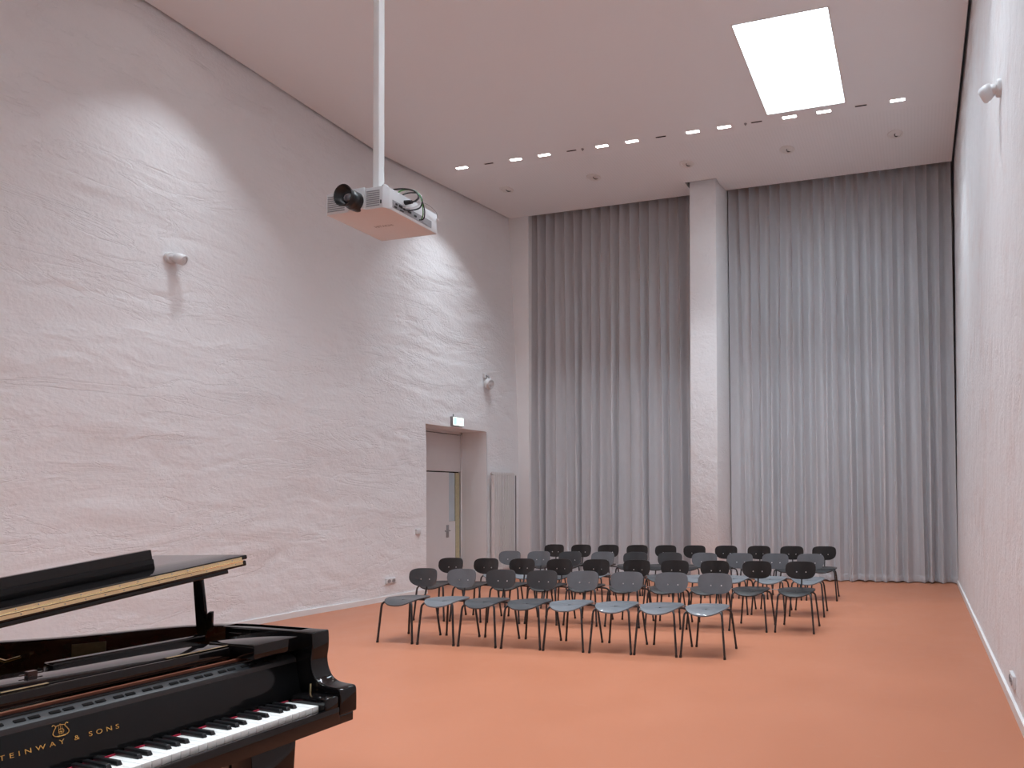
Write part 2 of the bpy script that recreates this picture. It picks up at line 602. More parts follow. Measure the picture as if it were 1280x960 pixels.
def hole_cell(xc, yc):
    if any(q_[0] < xc < q_[1] and q_[2] < yc < q_[3] for q_ in SKYS):
        return True
    if -3.80 < xc < -3.235 and yc > 10.27:
        return True
    return abs(yc - DOWN_Y) < 0.075 and any(abs(xc - d) < 0.075 for d in DOWN_X)


cells = {}
for j in range(len(yl) - 1):
    for i in range(-1, len(xl) - 1):
        xc = -7.5 if i < 0 else (xl[i] + xl[i + 1]) / 2
        cells[i, j] = not hole_cell(xc, (yl[j] + yl[j + 1]) / 2)
for (i, j), k in cells.items():
    if not k:
        continue
    a = [(i, j), (i + 1, j), (i + 1, j + 1), (i, j + 1)]
    mb.f.append(tuple(cv(p, q, 0) for p, q in a[::-1]))
    mb.f.append(tuple(cv(p, q, 1) for p, q in a))
    for (p, q), (r, s), nb in ((a[0], a[1], (i, j - 1)), (a[1], a[2], (i + 1, j)), (a[2], a[3], (i, j + 1)), (a[3], a[0], (i - 1, j))):
        if not cells.get(nb, False):
            mb.f.append((cv(p, q, 0), cv(r, s, 0), cv(r, s, 1), cv(p, q, 1)))
o = mb.build('ceiling', M['ceil'])
tag(o, 'white suspended ceiling with finely perforated panels and shadow gaps', 'ceiling', kind='structure')

# skylights: lining, frame and glowing diffuser; those in the two nearer bays are unseen, added for light
for k, (x0, x1, y0, y1) in enumerate(SKYS):
    sk = thing('window_%d' % (k + 1), ['bright rectangular skylight set flush in the ceiling near the curtains',
                                       'added unseen skylight giving extra light in the ceiling bay beside the projector',
                                       'added unseen skylight giving extra light in the ceiling bay over the piano'][k], 'skylight', (0, 0, HC), kind='structure')
    mb = MB()
    for b in ((x0 - 0.01, x0 + 0.012, y0, y1), (x1 - 0.012, x1 + 0.01, y0, y1), (x0, x1, y0 - 0.01, y0 + 0.012), (x0, x1, y1 - 0.012, y1 + 0.01)):
        mb.box(*b, -0.002, 0.40)
    mb.build('shaft_lining', M['white'], sk)
    MB().box(x0 + 0.012, x1 - 0.012, y0 + 0.012, y1 - 0.012, 0.36, 0.39).build('pane', M['sky'], sk)

# baseboards
for name, fn, sgn, lab in (('baseboard_left', lambda y: wall_left_x(y, 0.05), 1, 'white baseboard along the wall with the door'),
                           ('baseboard_right', lambda y: wall_right_x(y, 0.05), -1, 'white baseboard along the wall without a door')):
    mb = MB()
    segs = [(YF, DOOR_Y0), (DOOR_Y1, YB)] if sgn > 0 else [(YF, 10.70)]
    for ya, yb in segs:
        n = max(2, int((yb - ya) / 0.4))
        P = [ya + (yb - ya) * i / n for i in range(n + 1)]
        for a, b in zip(P[:-1], P[1:]):
            xa, xb = fn(a), fn(b)
            t = 0.022 * sgn
            bq = [(xa - t, a, 0), (xa + t, a, 0), (xb + t, b, 0), (xb - t, b, 0)]
            tq = [(x, y, 0.072) for x, y, _ in bq]
            if sgn < 0:
                bq, tq = bq[::-1], tq[::-1]
            mb.hexa(bq, tq)
    o = mb.build(name, M['white'])
    tag(o, lab, 'baseboard', kind='structure')

# ------------------------------------------------------------------ door in its niche
d = thing('door_1', 'grey door with panel above in a deep wall niche', 'door', (DOOR_X, DOOR_Y0, 0), kind='structure')
W_ = DOOR_Y1 - DOOR_Y0
dx = -7.47 - DOOR_X
for yy, ya, yb in ((DOOR_Y1, W_, W_ + 0.10), (DOOR_Y0, -0.10, 0)):     # plastered cheeks that end at the wall face
    mb = MB()
    zz = [0, .6, 1.2, 1.8, 2.3, DOOR_Z + 0.08]
    for z0_, z1_ in zip(zz[:-1], zz[1:]):
        xa_, xb_ = wall_left_x(yy, z0_) - DOOR_X - 0.012, wall_left_x(yy, z1_) - DOOR_X - 0.012
        mb.hexa([(-0.05, ya, z0_), (xa_, ya, z0_), (xa_, yb, z0_), (-0.05, yb, z0_)], [(-0.05, ya, z1_), (xb_, ya, z1_), (xb_, yb, z1_), (-0.05, yb, z1_)])
    mb.build('reveal', M['smooth'], d)
xa_ = wall_left_x(DOOR_Y0, DOOR_Z) - DOOR_X - 0.012
xb_ = wall_left_x(DOOR_Y1, DOOR_Z) - DOOR_X - 0.012
MB().hexa([(-.05, 0, DOOR_Z), (xa_, 0, DOOR_Z), (xb_, W_, DOOR_Z), (-.05, W_, DOOR_Z)], [(-.05, 0, DOOR_Z + .08), (xa_ - .01, 0, DOOR_Z + .08), (xb_ - .01, W_, DOOR_Z + .08), (-.05, W_, DOOR_Z + .08)]).build('soffit', M['smooth'], d)
fr = MB()
fr.box(-0.06, -0.012, 0, W_, DOOR_Z - 0.045, DOOR_Z).box(-0.06, -0.012, W_ - 0.035, W_, 0, DOOR_Z).box(-0.06, -0.012, 0, 0.14, 0, DOOR_Z)
fr.build('door_frame', M['door'], d)
MB().box(-0.08, -0.065, 0, W_, 0, DOOR_Z).build('joint_shadow', M['void'], d)
MB().box(-0.06, -0.004, 0.15, W_ - 0.052, 1.955, DOOR_Z - 0.058).build('transom_panel', M['door'], d, bev=0.004)
lf = MB()
LY1 = 1.065
lf.box(-0.06, -0.008, 0.15, LY1, 0.01, 1.935)
lf.box(-0.06, -0.008, LY1, 1.225, 0.01, 1.08)
leaf = lf.build('leaf', M['door'], d)
MB().box(-0.05, -0.02, LY1 + 0.002, 1.225, 1.085, 1.933).build('pane', M['glass'], leaf)
MB().box(-0.06, -0.004, 1.228, 1.325, 0.01, 1.933).build('edge_strip', M['woodedge'], leaf)
h = MB().box(-0.008, 0.0, 1.0, 1.06, 0.80, 1.02)
h.build('handle_plate', M['pgrey'], leaf, bev=0.003)
MB().tube([(0.0, 1.03, 0.92), (0.05, 1.03, 0.92), (0.055, 1.02, 0.92), (0.055, 0.90, 0.92)], 0.010).build('handle', M['pgrey'], leaf, smooth=True)

# ------------------------------------------------------------------ curtains
random.seed(21)


def curtain(label, xa, xb, n, yc=10.83, seed=1, deep=()):
    rng = np.random.RandomState(seed)
    root = thing('curtain', label, 'curtain', ((xa + xb) / 2, yc, 0), group='floor-length grey curtains at the back')
    cx = (xa + xb) / 2
    m, nz = 20, 40
    ns = n * m + 1
    ph_off = rng.uniform(-1, 1, n + 2)
    ampv = rng.uniform(0.55, 1.3, n + 2)
    wid = rng.uniform(-0.22, 0.22, n + 2)
    vs, fs = [], []
    zl = [0.012 + (7.15 - 0.012) * (k / nz) ** 1.15 for k in range(nz + 1)]

    def pos(i, z, extra=0.0):
        s = i / m
        k = min(int(s), n - 1)
        f = s - k
        f = f - 0.55 * math.sin(2 * PI * f) / (2 * PI)    # samples gather at the pleats
        s = k + f
        low = (1 - z / 7.0)
        lo = max(low, 0) ** 0.8
        off = (ph_off[k] * (1 - f) + ph_off[k + 1] * f) * 0.33 * lo
        off += 0.03 * lo * math.sin(0.9 * z + k * 1.7)
        edge = min(s, n - s, 1.0)
        x = xa + (xb - xa) * (s + off * edge) / n
        ph = 2 * PI * f
        am = ampv[k] * (1 - f) + ampv[k + 1] * f
        cusp = math.sin(PI * f) ** 0.8                     # forward cusps, hollow valleys
        soft = 0.5 - 0.5 * math.cos(ph + 0.5 * math.sin(ph + wid[k] * 6))
        mixl = min(1, lo * 1.15) ** 1.5
        a = 0.185 * (1 - lo) + 0.165 * am * lo
        y = a * (cusp * (1 - mixl) + soft * mixl) - 0.068 + wid[k] * 0.07 * lo * math.sin(ph)
        y += 0.010 * lo * math.sin(2 * ph + 3 * k + 0.3 * z)
        for dp in deep:
            y += 0.075 * math.exp(-((x - dp) / 0.035) ** 2) * min(1, lo * 1.4)
        z2 = z
        if z < 0.05:
            z2 = z + 0.012 * (0.5 + 0.5 * math.sin(s * 2.1 + seed))
        return (x - cx, y - extra, z2)

    for z in zl:
        for i in range(ns):
            vs.append(pos(i, z))
    for k in range(nz):
        for i in range(ns - 1):
            fs.append((k * ns + i, k * ns + i + 1, (k + 1) * ns + i + 1, (k + 1) * ns + i))
    mb = MB()
    mb.v, mb.f = vs, fs
    c = mb.build('cloth', M['curtain'], root, smooth=True)
    for p in c.data.polygons:
        p.use_smooth = True
    # stitched hem: a doubled strip standing slightly proud of the cloth
    mb = MB()
    hz = [0.011, 0.06, 0.112, 0.118]
    he = [0.006, 0.008, 0.006, -0.002]
    for z, e in zip(hz, he):
        for i in range(ns):
            mb.v.append(pos(i, z, e))
    for k in range(3):
        for i in range(ns - 1):
            mb.f.append((k * ns + i, k * ns + i + 1, (k + 1) * ns + i + 1, (k + 1) * ns + i))
    hm = mb.build('hem', M['curtain'], root, smooth=True)
    return root


curtain('grey pleated curtain hanging between the radiator pier and the curtain gap', -7.19, -5.075, 11, seed=3)
curtain('grey pleated curtain hanging between the curtain gap and the pillar', -5.075, -3.72, 7, seed=5)
curtain('wide grey pleated curtain between the pillar and the doorless wall', -3.17, 0.622, 20, seed=8, deep=(0.28, -2.95))

# ------------------------------------------------------------------ ceiling lamps, slots, spots
LAMP_X = [-7.131, -6.13, -5.62, -4.62, -4.12, -3.14, -2.655, -1.68, -1.185, -0.166]


def ceiling_lamp(x, y, label, group):
    t = thing('ceiling_lamp', label, 'lamp', (x, y, HC), group=group)
    mb = MB()
    for b in ((-0.104, -0.098, -0.03, 0.03), (0.098, 0.104, -0.03, 0.03), (-0.104, 0.104, -0.03, -0.025), (-0.104, 0.104, 0.025, 0.03)):
        mb.box(*b, -0.004, 0.002)
    mb.build('frame', M['white'], t)
    MB().box(-0.098, 0.098, -0.025, 0.025, -0.002, 0.0).build('diffuser', M['lamp'], t)
    ld = bpy.data.lights.new('lamp_light', 'AREA')
    ld.shape = 'RECTANGLE'
    ld.size, ld.size_y = 0.19, 0.05
    ld.energy = LAMP_W
    ld.color = LAMP_COL
    ld.spread = math.radians(LAMP_SPREAD)
    lo = bpy.data.objects.new('lamp_light', ld)
    C.objects.link(lo)
    lo.parent = t
    lo.location = (0, 0, -0.012)
    return t


ordn = ['first', 'second', 'third', 'fourth', 'fifth', 'sixth', 'seventh', 'eighth', 'ninth', 'tenth']
for i, x in enumerate(LAMP_X):
    ceiling_lamp(x, 8.85, f'small lit slot lamp beside the skylight row, {ordn[i]} from the door wall', 'lit slot lamps in the ceiling strip by the skylight')
for i, x in enumerate(LAMP_X):
    ceiling_lamp(x, 5.12, f'small lit slot lamp in the ceiling row above the projector, {ordn[i]} from door wall', 'lit slot lamps in the ceiling strip above the projector')
for i, x in enumerate(LAMP_X[::1]):  # extra row out of view, added to bring up the light level
    ceiling_lamp(x, 1.39, f'added unseen slot lamp in the ceiling row above the piano, {ordn[i]} from door wall', 'added unseen slot lamps in the ceiling strip above the piano')

for i, x in enumerate([-6.623, -5.142, -3.65, -2.164, -0.666]):
    t = thing('ceiling_slot', f'thin dark air slot in the lamp row, {ordn[i]} from the door wall', 'vent', (x, 8.848, HC), group='dark air slots in the ceiling')
    mb = MB()
    for b in ((-0.088, -0.08, -0.022, 0.022), (0.08, 0.088, -0.022, 0.022), (-0.088, 0.088, -0.022, -0.014), (-0.088, 0.088, 0.014, 0.022)):
        mb.box(*b, -0.002, 0.001)
    mb.build('frame', M['white'], t)
    MB().box(-0.08, 0.08, -0.014, 0.014, -0.0015, 0.0).build('opening', M['void'], t)
for i, x in enumerate([-4.951, -2.331]):
    mb = MB().lathe([(0.022, 0), (0.022, -0.006), (0.012, -0.012), (0.008, -0.028), (0.0, -0.03)], 16)
    o = mb.build('sprinkler_head', M['pgrey'], smooth=True)
    o.location = (x, 8.848, HC)
    tag(o, f'tiny grey sprinkler head in the lamp row, {ordn[i]} from the door wall', 'sprinkler', 'sprinkler heads in the ceiling')

for i, x in enumerate(DOWN_X):
    t = thing('recessed_spotlight', f'unlit round recessed spotlight near the curtains, {ordn[i]} from the door wall', 'spotlight', (x, DOWN_Y, HC), group='unlit round spotlights near the curtains')
    MB().lathe([(0.082, 0.03), (0.082, -0.002), (0.09, -0.008), (0.118, -0.006), (0.121, 0.0), (0.121, 0.001), (0.084, 0.001)], 32).build('trim_ring', M['white'], t, smooth=True)
    MB().lathe([(0.088, 0.0), (0.086, 0.11), (0.0, 0.11)], 24).build('housing', M['white'], t, smooth=True)
    R = Matrix.Translation((0.026, 0.018, 0.022)) @ Matrix.Rotation(-0.5, 4, Vector((0.5, 1, 0)))
    sp = MB().lathe([(0.0, 0.06), (0.042, 0.06), (0.05, 0.03), (0.05, -0.016), (0.044, -0.02), (0.040, 0.0), (0.0, 0.0)], 24, R)
    b = sp.build('spot_head', M['blackp'], t, smooth=True)
    MB().lathe([(0.0, 0.001), (0.041, -0.003), (0.041, 0.0), (0.0, 0.003)], 20, R).build('reflector', M['void'], b, smooth=True)

# ------------------------------------------------------------------ piano
PA = 0.0733
piano = thing('grand_piano', 'black lacquered grand piano with low raised lid and gold lettering', 'piano', (-2.168, 1.264, 0), PI / 2 - PA)
piano.scale = (1.009,) * 3


def catmull(P, per=6, closed=False):
    out = []
    n = len(P)
    for i in range(n - 1):
        p0, p1, p2, p3 = P[max(i - 1, 0)], P[i], P[i + 1], P[min(i + 2, n - 1)]
        for k in range(per):
            t = k / per
            out.append(tuple(0.5 * (2 * b + (c - a) * t + (2 * a - 5 * b + 4 * c - d) * t * t + (3 * b - a - 3 * c + d) * t ** 3)
                             for a, b, c, d in zip(p0, p1, p2, p3)))
    out.append(tuple(P[-1]))
    return out


RIM = [(.735, .20), (.735, .33), (.732, .48), (.708, .64), (.65, .755), (.562, .843), (.465, .905), (.37, .985), (.28, 1.10), (.19, 1.28),
       (.12, 1.47), (.04, 1.68), (-.09, 1.86), (-.29, 1.955), (-.50, 1.92), (-.66, 1.78), (-.73, 1.55), (-.735, 1.2), (-.735, .7), (-.735, .20)]
rim_c = catmull(RIM, 5)


def offset_poly(P, dist):
    out = []
    for i, p in enumerate(P):
        a, b = Vector(P[max(i - 1, 0)]), Vector(P[min(i + 1, len(P) - 1)])
        t = (b - a).normalized()
        nrm = Vector((-t.y, t.x))
        out.append((p[0] + nrm.x * dist, p[1] + nrm.y * dist))
    return out


def ribbon_wall(mb, A, B, z0, z1):
    n = len(A)
    for i in range(n - 1):
        mb.hexa([(*A[i], z0), (*B[i], z0), (*B[i + 1], z0), (*A[i + 1], z0)], [(*A[i], z1), (*B[i], z1), (*B[i + 1], z1), (*A[i + 1], z1)])


def ring(name, A, B, z0, z1, m, parent, bev=0.0):
    """closed solid between two polylines"""
    n = len(A)
    mb = MB()
    for z in (z0, z1):
        mb.v += [(*p, z) for p in A] + [(*p, z) for p in B]
    a0, b0, a1, b1 = 0, n, 2 * n, 3 * n
    for i in range(n - 1):
        mb.f += [(a1 + i, a1 + i + 1, b1 + i + 1, b1 + i), (a0 + i, b0 + i, b0 + i + 1, a0 + i + 1),
                 (a0 + i, a0 + i + 1, a1 + i + 1, a1 + i), (b0 + i, b1 + i, b1 + i + 1, b0 + i + 1)]
    mb.f += [(a0, a1, b1, b0), (a0 + n - 1, b0 + n - 1, b1 + n - 1, a1 + n - 1)]
    return mb.build(name, m, parent, smooth=True, bev=bev)


inner = offset_poly(rim_c, 0.045)
inner2 = offset_poly(rim_c, 0.052)
ring('rim', rim_c, inner, 0.655, 0.985, M['lacquer'], piano, bev=0.003)
lin = ring('inner_lining', [p for p in inner if p[1] > .30], [p for p in inner2 if p[1] > .30][:len([p for p in inner if p[1] > .30])] if len([p for p in inner2 if p[1] > .30]) >= len([p for p in inner if p[1] > .30]) else inner2[:0] or [(p[0] * .985, p[1] - .004) for p in inner if p[1] > .30], 0.80, 0.981, M['mahog'], piano)
# iron plate and underside
plate_pts = [p for p in inner2 if p[1] > 0.24]
MB().prism([(-0.68, 0.24)] + [(0.68, 0.24)] + [p for p in plate_pts if p[1] > .26], lambda p: (*p, 0.80), lambda p: (*p, 0.83)).build('iron_plate', M['iron'], piano)
for k in range(5):
    x = -0.5 + 0.24 * k
    MB().box(x - 0.012, x + 0.012, 0.6, 0.95 if x > 0.2 else 1.4, 0.83, 0.87).build('plate_strut', M['iron'], piano, bev=0.004)
# arms (cheeks)
ARM = [(.60, .985)] + catmull([(.109, .985), (.1065, .95), (.108, .915), (.114, .88), (.108, .845), (.088, .812), (.058, .795), (.02, .789), (-.018, .787), (-.031, .778), (-.034, .755), (-.034, .70)], 4)
ARM = ARM + [(-.034, .69), (.60, .69)]
for s in (1, -1):
    mb = MB().prism(ARM, lambda p: (s * .668, *p), lambda p: (s * .735, *p))
    mb.build('arm', M['lacquer'], piano, bev=0.006, seg=3)
MB().box(-.728, .728, -.024, .36, .655, .695).build('keybed', M['lacquer'], piano, bev=0.004)
MB().box(-.668, .668, -.032, -.008, .665, .724).build('keyslip', M['lacquer'], piano, bev=0.005)
for s in (1, -1):
    a, b = sorted((s * .6135, s * .667))
    MB().box(a, b, -.03, .145, .69, .766).build('key_block', M['lacquer'], piano, bev=0.008, seg=3)
    MB().tube([(s * .655, .10, .766), (s * .655, .10, .80)], .004).build('fallboard_pin', M['brass'], piano, smooth=True)

# keyboard: 52 white and 36 black keys
kf = MB().box(-.612, .612, .0, .24, .69, .712).build('keyframe', M['mahog'], piano)
KW = 1.222 / 52
wk = MB().box(-KW / 2 + .0006, KW / 2 - .0006, 0, .16, -.022, 0).mesh('white_key', M['ivory'], bev=0.0012, seg=2)
bk = MB()
bk.hexa([(-.0068, .048, -.004), (.0068, .048, -.004), (.0068, .165, -.004), (-.0068, .165, -.004)],
        [(-.0052, .057, .0125), (.0052, .057, .0125), (.0052, .165, .0125), (-.0052, .165, .0125)])
bk = bk.mesh('black_key', M['ebony'], bev=0.0012, seg=2)
names = ['A', 'B'] + ['C', 'D', 'E', 'F', 'G', 'A', 'B'] * 7 + ['C']
for i, nme in enumerate(names):
    link('white_key', wk, kf, (-.611 + KW * (i + .5), 0, .742))
    if nme in 'CDFGA' and i < 51:
        link('black_key', bk, kf, (-.611 + KW * (i + 1), 0, .742))
MB().box(-.612, .612, .152, .158, .735, .7465).build('felt_strip', M['redfelt'], kf)

# fallboard with lettering and lyre emblem
FV0, FV1 = .158, .192


def fb(u, z, off=0.0):
    t = (z - .755) / (.888 - .755)
    return (u, FV0 + (FV1 - FV0) * t - off, z)


mb = MB()
mb.hexa([(-.667, FV0, .745), (.667, FV0, .745), (.667, FV0 + .025, .745), (-.667, FV0 + .025, .745)],
        [(-.667, FV1, .888), (.667, FV1, .888), (.667, FV1 + .025, .888), (-.667, FV1 + .025, .888)])
fbo = mb.build('fallboard', M['lacq2'], piano, bev=0.003)
tilt = math.atan2(FV1 - FV0, .133)
tm = text_mesh('STEINWAY & SONS', .0185, M['gold'], spacing=1.75)
xs = [v.co.x for v in tm.vertices]
sx = .262 / (max(xs) - min(xs))
for v in tm.vertices:
    v.co.x *= sx
t = link('lettering', tm, fbo, fb(-.0015, .8135, .0012), (PI / 2 - tilt, 0, 0))
mb = MB()


def lyre(pts, r):
    mb.tube([fb(.005 + x, .834 + y, .0016) for x, y in pts], r, 5)


for s in (1, -1):
    lyre(catmull([(s * .003, .002), (s * .012, .003), (s * .0165, .010), (s * .013, .020), (s * .0095, .027), (s * .013, .033), (s * .0165, .031)], 5), .0011)
    lyre([(s * .004, .006), (s * .0035, .030)], .0004)
lyre([(-.0095, .0285), (0, .0315), (.0095, .0285)], .0009)
lyre([(0, .006), (0, .034)], .0005)
lyre([(-.008, .001), (.008, .001)], .0013)
lyre(catmull([(-.006, .012), (0, .007), (.006, .012), (.004, .019), (-.003, .019), (-.004, .013), (.002, .012)], 5), .0007)
mb.build('emblem', M['gold'], fbo, smooth=True)
# rail above the fallboard with its row of slots
RS = math.atan2(.017, .034)
rl = MB().hexa([(-.667, .188, .872), (.667, .188, .872), (.667, .232, .872), (-.667, .232, .872)],
               [(-.667, .190, .8885), (.667, .190, .8885), (.667, .226, .9065), (-.667, .226, .9065)]).build('fallboard_rail', M['railm'], piano, bev=0.0015)
sl = MB().box(-.011, .011, -.0055, .0055, -.001, .0012).mesh('slot', M['void'])
u = -.60
k = 0
while u < .60:
    link('slot', sl, rl, (u, .207, .8985), (RS, 0, 0))
    u += .0418 if k % 2 == 0 else .0285
    k += 1
MB().box(-.667, .667, .226, .262, .9035, .9125).build('rail_ledge', M['lacquer'], piano, bev=0.003)
MB().box(-.655, .655, .250, .266, .9125, .9185).build('rust_felt_strip', M['felt'], piano)
MB().box(-.667, .667, .255, .33, .80, .9125).build('pin_block', M['mahog'], piano)
# music tray: front beam, panels and hinges
tr = MB().box(-.49, .49, .268, .292, .925, .962).build('tray_front_beam', M['lacquer'], piano, bev=0.004)
MB().box(-.49, .49, .300, .545, .951, .966).build('tray_panel', M['lacquer'], piano, bev=0.003)
MB().box(-.66, .66, .292, .300, .925, .951).build('tray_groove', M['mahog'], piano)
for s in (1, -1):
    a, b = sorted((s * .50, s * .684))
    MB().box(a, b, .165, .40, .922, .972).build('tray_side', M['lacquer'], piano, bev=0.005)
    a, b = sorted((s * .66, s * .69))
    MB().box(a, b, .40, .56, .90, .965).build('tray_slide', M['lacquer'], piano, bev=0.003)
mb = MB()
hp = MB().box(-.048, .048, .2955, .305, .9625, .9655)
hp = hp.mesh('hinge', M['brass'], bev=0.001)
for u in (-.32, -.02, .36, .45):
    link('hinge', hp, tr, (u, -.006, .0015))
hp2 = MB().tube([(-.09, .266, .9165), (.09, .266, .9165)], .0026, 6).mesh('brass_rod', M['brass'], smooth=True)
link('brass_rod', hp2, tr, (-.03, 0, 0))
link('brass_rod', hp2, tr, (-.30, 0, 0))
MB().box(.045, .065, .43, .45, .966, .982).box(.03, .08, .437, .443, .971, .975).build('tray_catch', M['mahog'], piano)
MB().box(.15, .58, .545, .60, .948, .972).build('tray_ledge', M['lacquer'], piano, bev=0.006)
# plaque and brass prop hinge on the inner side
ia = Vector((.455, .905))
ia = [p for p in inner2 if abs(p[0] - .40) < .08 and p[1] > .6]
p0, p1 = Vector(ia[0]), Vector(ia[-1])
dirv = (p1 - p0).normalized()
mid = (p0 + p1) / 2
nrm = Vector((-dirv.y, dirv.x))
q = [mid - dirv * .045 + nrm * .004, mid + dirv * .045 + nrm * .004]
MB().hexa([(*q[0], .905), (*(q[0] + nrm * .004), .905), (*(q[1] + nrm * .004), .905), (*q[1], .905)],
          [(*q[0], .96), (*(q[0] + nrm * .004), .96), (*(q[1] + nrm * .004), .96), (*q[1], .96)]).build('plaque', M['plaque'], piano)
q2 = mid + dirv * .17 + nrm * .012
MB().tube([(q2.x, q2.y, .935), (q2.x - .03, q2.y + .02, .925), (q2.x - .05, q2.y + .05, .94)], .006).build('prop_hook', M['brass'], piano, smooth=True)

# lid with folded front flap, hinge, batten
LA = math.atan(.143)
lidP = Matrix.Translation((-.735, 0, 1.044)) @ Matrix.Rotation(-LA, 4, 'Y')
lid_out = [((p[0] + .735) * 1.0, p[1]) for p in catmull(RIM, 5) if p[1] >= .5]
lid_out = [(lid_out[0][0], .50)] + lid_out + [(0, .50)]


def lidpoly(pts, z0, z1):
    return MB().prism(pts, lambda p: lidP @ Vector((p[0], p[1], z0)), lambda p: lidP @ Vector((p[0], p[1], z1)))


lid = lidpoly([(x * 0.984, y) for x, y in lid_out], -.0235, -.0015).build('lid', M['lacquer'], piano, bev=0.004)
flap = [(0.0, .502), (1.448, .502), (1.44, .62), (1.40, .97), (0.03, .97)]
lidpoly(flap, .0015, .019).build('front_flap', M['lacquer'], lid, bev=0.004)


def lidbox(x0, x1, y0, y1, z0, z1):
    return MB().hexa([lidP @ Vector(p) for p in ((x0, y0, z0), (x1, y0, z0), (x1, y1, z0), (x0, y1, z0))],
                     [lidP @ Vector(p) for p in ((x0, y0, z1), (x1, y0, z1), (x1, y1, z1), (x0, y1, z1))])


hb = lidbox(.01, 1.425, .4985, .503, .0018, .0145)
hb.build('hinge_leaf', M['brass'], lid)
lidbox(.01, 1.425, .4965, .503, -.0145, -.0018).build('hinge_leaf', M['brass'], lid)
MB().tube([lidP @ Vector((.01, .4965, 0)), lidP @ Vector((1.425, .4965, 0))], .0032, 8).build('hinge_knuckle', M['brass'], lid, smooth=True)
scw = MB().lathe([(0.0022, 0), (0.0018, .0008), (0, .001)], 8, Matrix.Rotation(PI / 2, 4, 'X')).mesh('hinge_screw', M['pgrey'])
for k in range(28):
    for zz in (.009, -.009):
        p = lidP @ Vector((.04 + k * .05 + (.008 if zz < 0 else 0), .4965 if zz < 0 else .4985, zz))
        link('hinge_screw', scw, lid, p)
lidbox(.01, 1.375, .505, .53, -.0385, -.0235).build('batten', M['lacquer'], lid, bev=0.002)
# lid prop
pt, pb = lidP @ Vector((1.345, .63, -.0235)), Vector((.664, .69, .86))
ax = (pt - pb)
mb = MB()
sd = Vector((.6, -.8, 0)).normalized()
fw = ax.normalized().cross(sd)
cor = lambda c, a, b: [c + sd * x + fw * y for x, y in ((-a, -b), (a, -b), (a, b), (-a, b))]
mb.hexa(cor(pb, .019, .011), cor(pt, .014, .010))
mb.hexa(cor(pb + ax * .9, .020, .0115), cor(pt, .020, .0115))
pr = mb.build('lid_prop', M['lacq2'], piano, bev=0.003)
c0 = pb + ax * .30 + sd * .012
MB().hexa(cor(c0, .020, .008), [c0 + ax * .22 + sd * x + fw * y for x, y in ((.012, -.008), (.026, -.008), (.026, .008), (.012, .008))]).build('prop_notch', M['lacq2'], pr, bev=0.002)
for dz in (.945, .972):
    MB().lathe([(.012, -.008), (.014, 0), (.012, .008)], 12, Matrix.Translation((.682, .665, dz - .012))).build('prop_hinge', M['brass'], piano, smooth=True)
# legs with casters
for u, v in ((.497, .13), (-.56, .13), (-.27, 1.70)):
    mb = MB()
    for (a, z0), (b, z1) in (((.055, .09), (.075, .655)),):
        mb.hexa([(u - a, v - a, z0), (u + a, v - a, z0), (u + a, v + a, z0), (u - a, v + a, z0)],
                [(u - b, v - b, z1), (u + b, v - b, z1), (u + b, v + b, z1), (u - b, v + b, z1)])
    lg = mb.build('leg', M['lacquer'], piano, bev=0.004)
    cs = MB().lathe([(.035, -.012), (.04, -.006), (.04, .006), (.035, .012)], 20, Matrix.Translation((u, v, .04)) @ Matrix.Rotation(PI / 2, 4, 'Y'))
    cs.box(u - .014, u + .014, v - .014, v + .014, .05, .095)
    cs.build('caster', M['brass'], lg, smooth=True)
# pedal lyre
ly = MB().box(-.11, .11, .22, .27, .09, .14).box(-.06, -.035, .225, .265, .14, .60).box(.035, .06, .225, .265, .14, .60)
ly = ly.build('pedal_lyre', M['lacquer'], piano, bev=0.004)
for k in (-1, 0, 1):
    MB().box(-.014 + k * .06, .014 + k * .06, .10, .23, .085, .10).build('pedal', M['brass'], ly, bev=0.004)
MB().prism([p for p in inner if p[1] > 0.3] , lambda p: (*p, 0.61), lambda p: (*p, 0.64)).build('soundboard', M['mahog'], piano)

# music desk lying flat on the folded flap
desk = thing('music_desk', 'long black music desk lying flat on the raised piano lid', 'music desk')
bpy.context.view_layer.update()
PM = piano.matrix_world.copy()
desk.matrix_world = PM @ lidP @ Matrix.Translation((.30, .63, .0191))
MB().box(0, .915, .008, .032, 0, .072).build('board', M['lacquer'], desk, bev=0.003)
MB().box(0, .915, .003, .010, 0, .037).build('lower_strip', M['lacq2'], desk, bev=0.002)
MB().box(.02, .895, .032, .050, 0, .012).build('foot_rail', M['lacquer'], desk, bev=0.002)

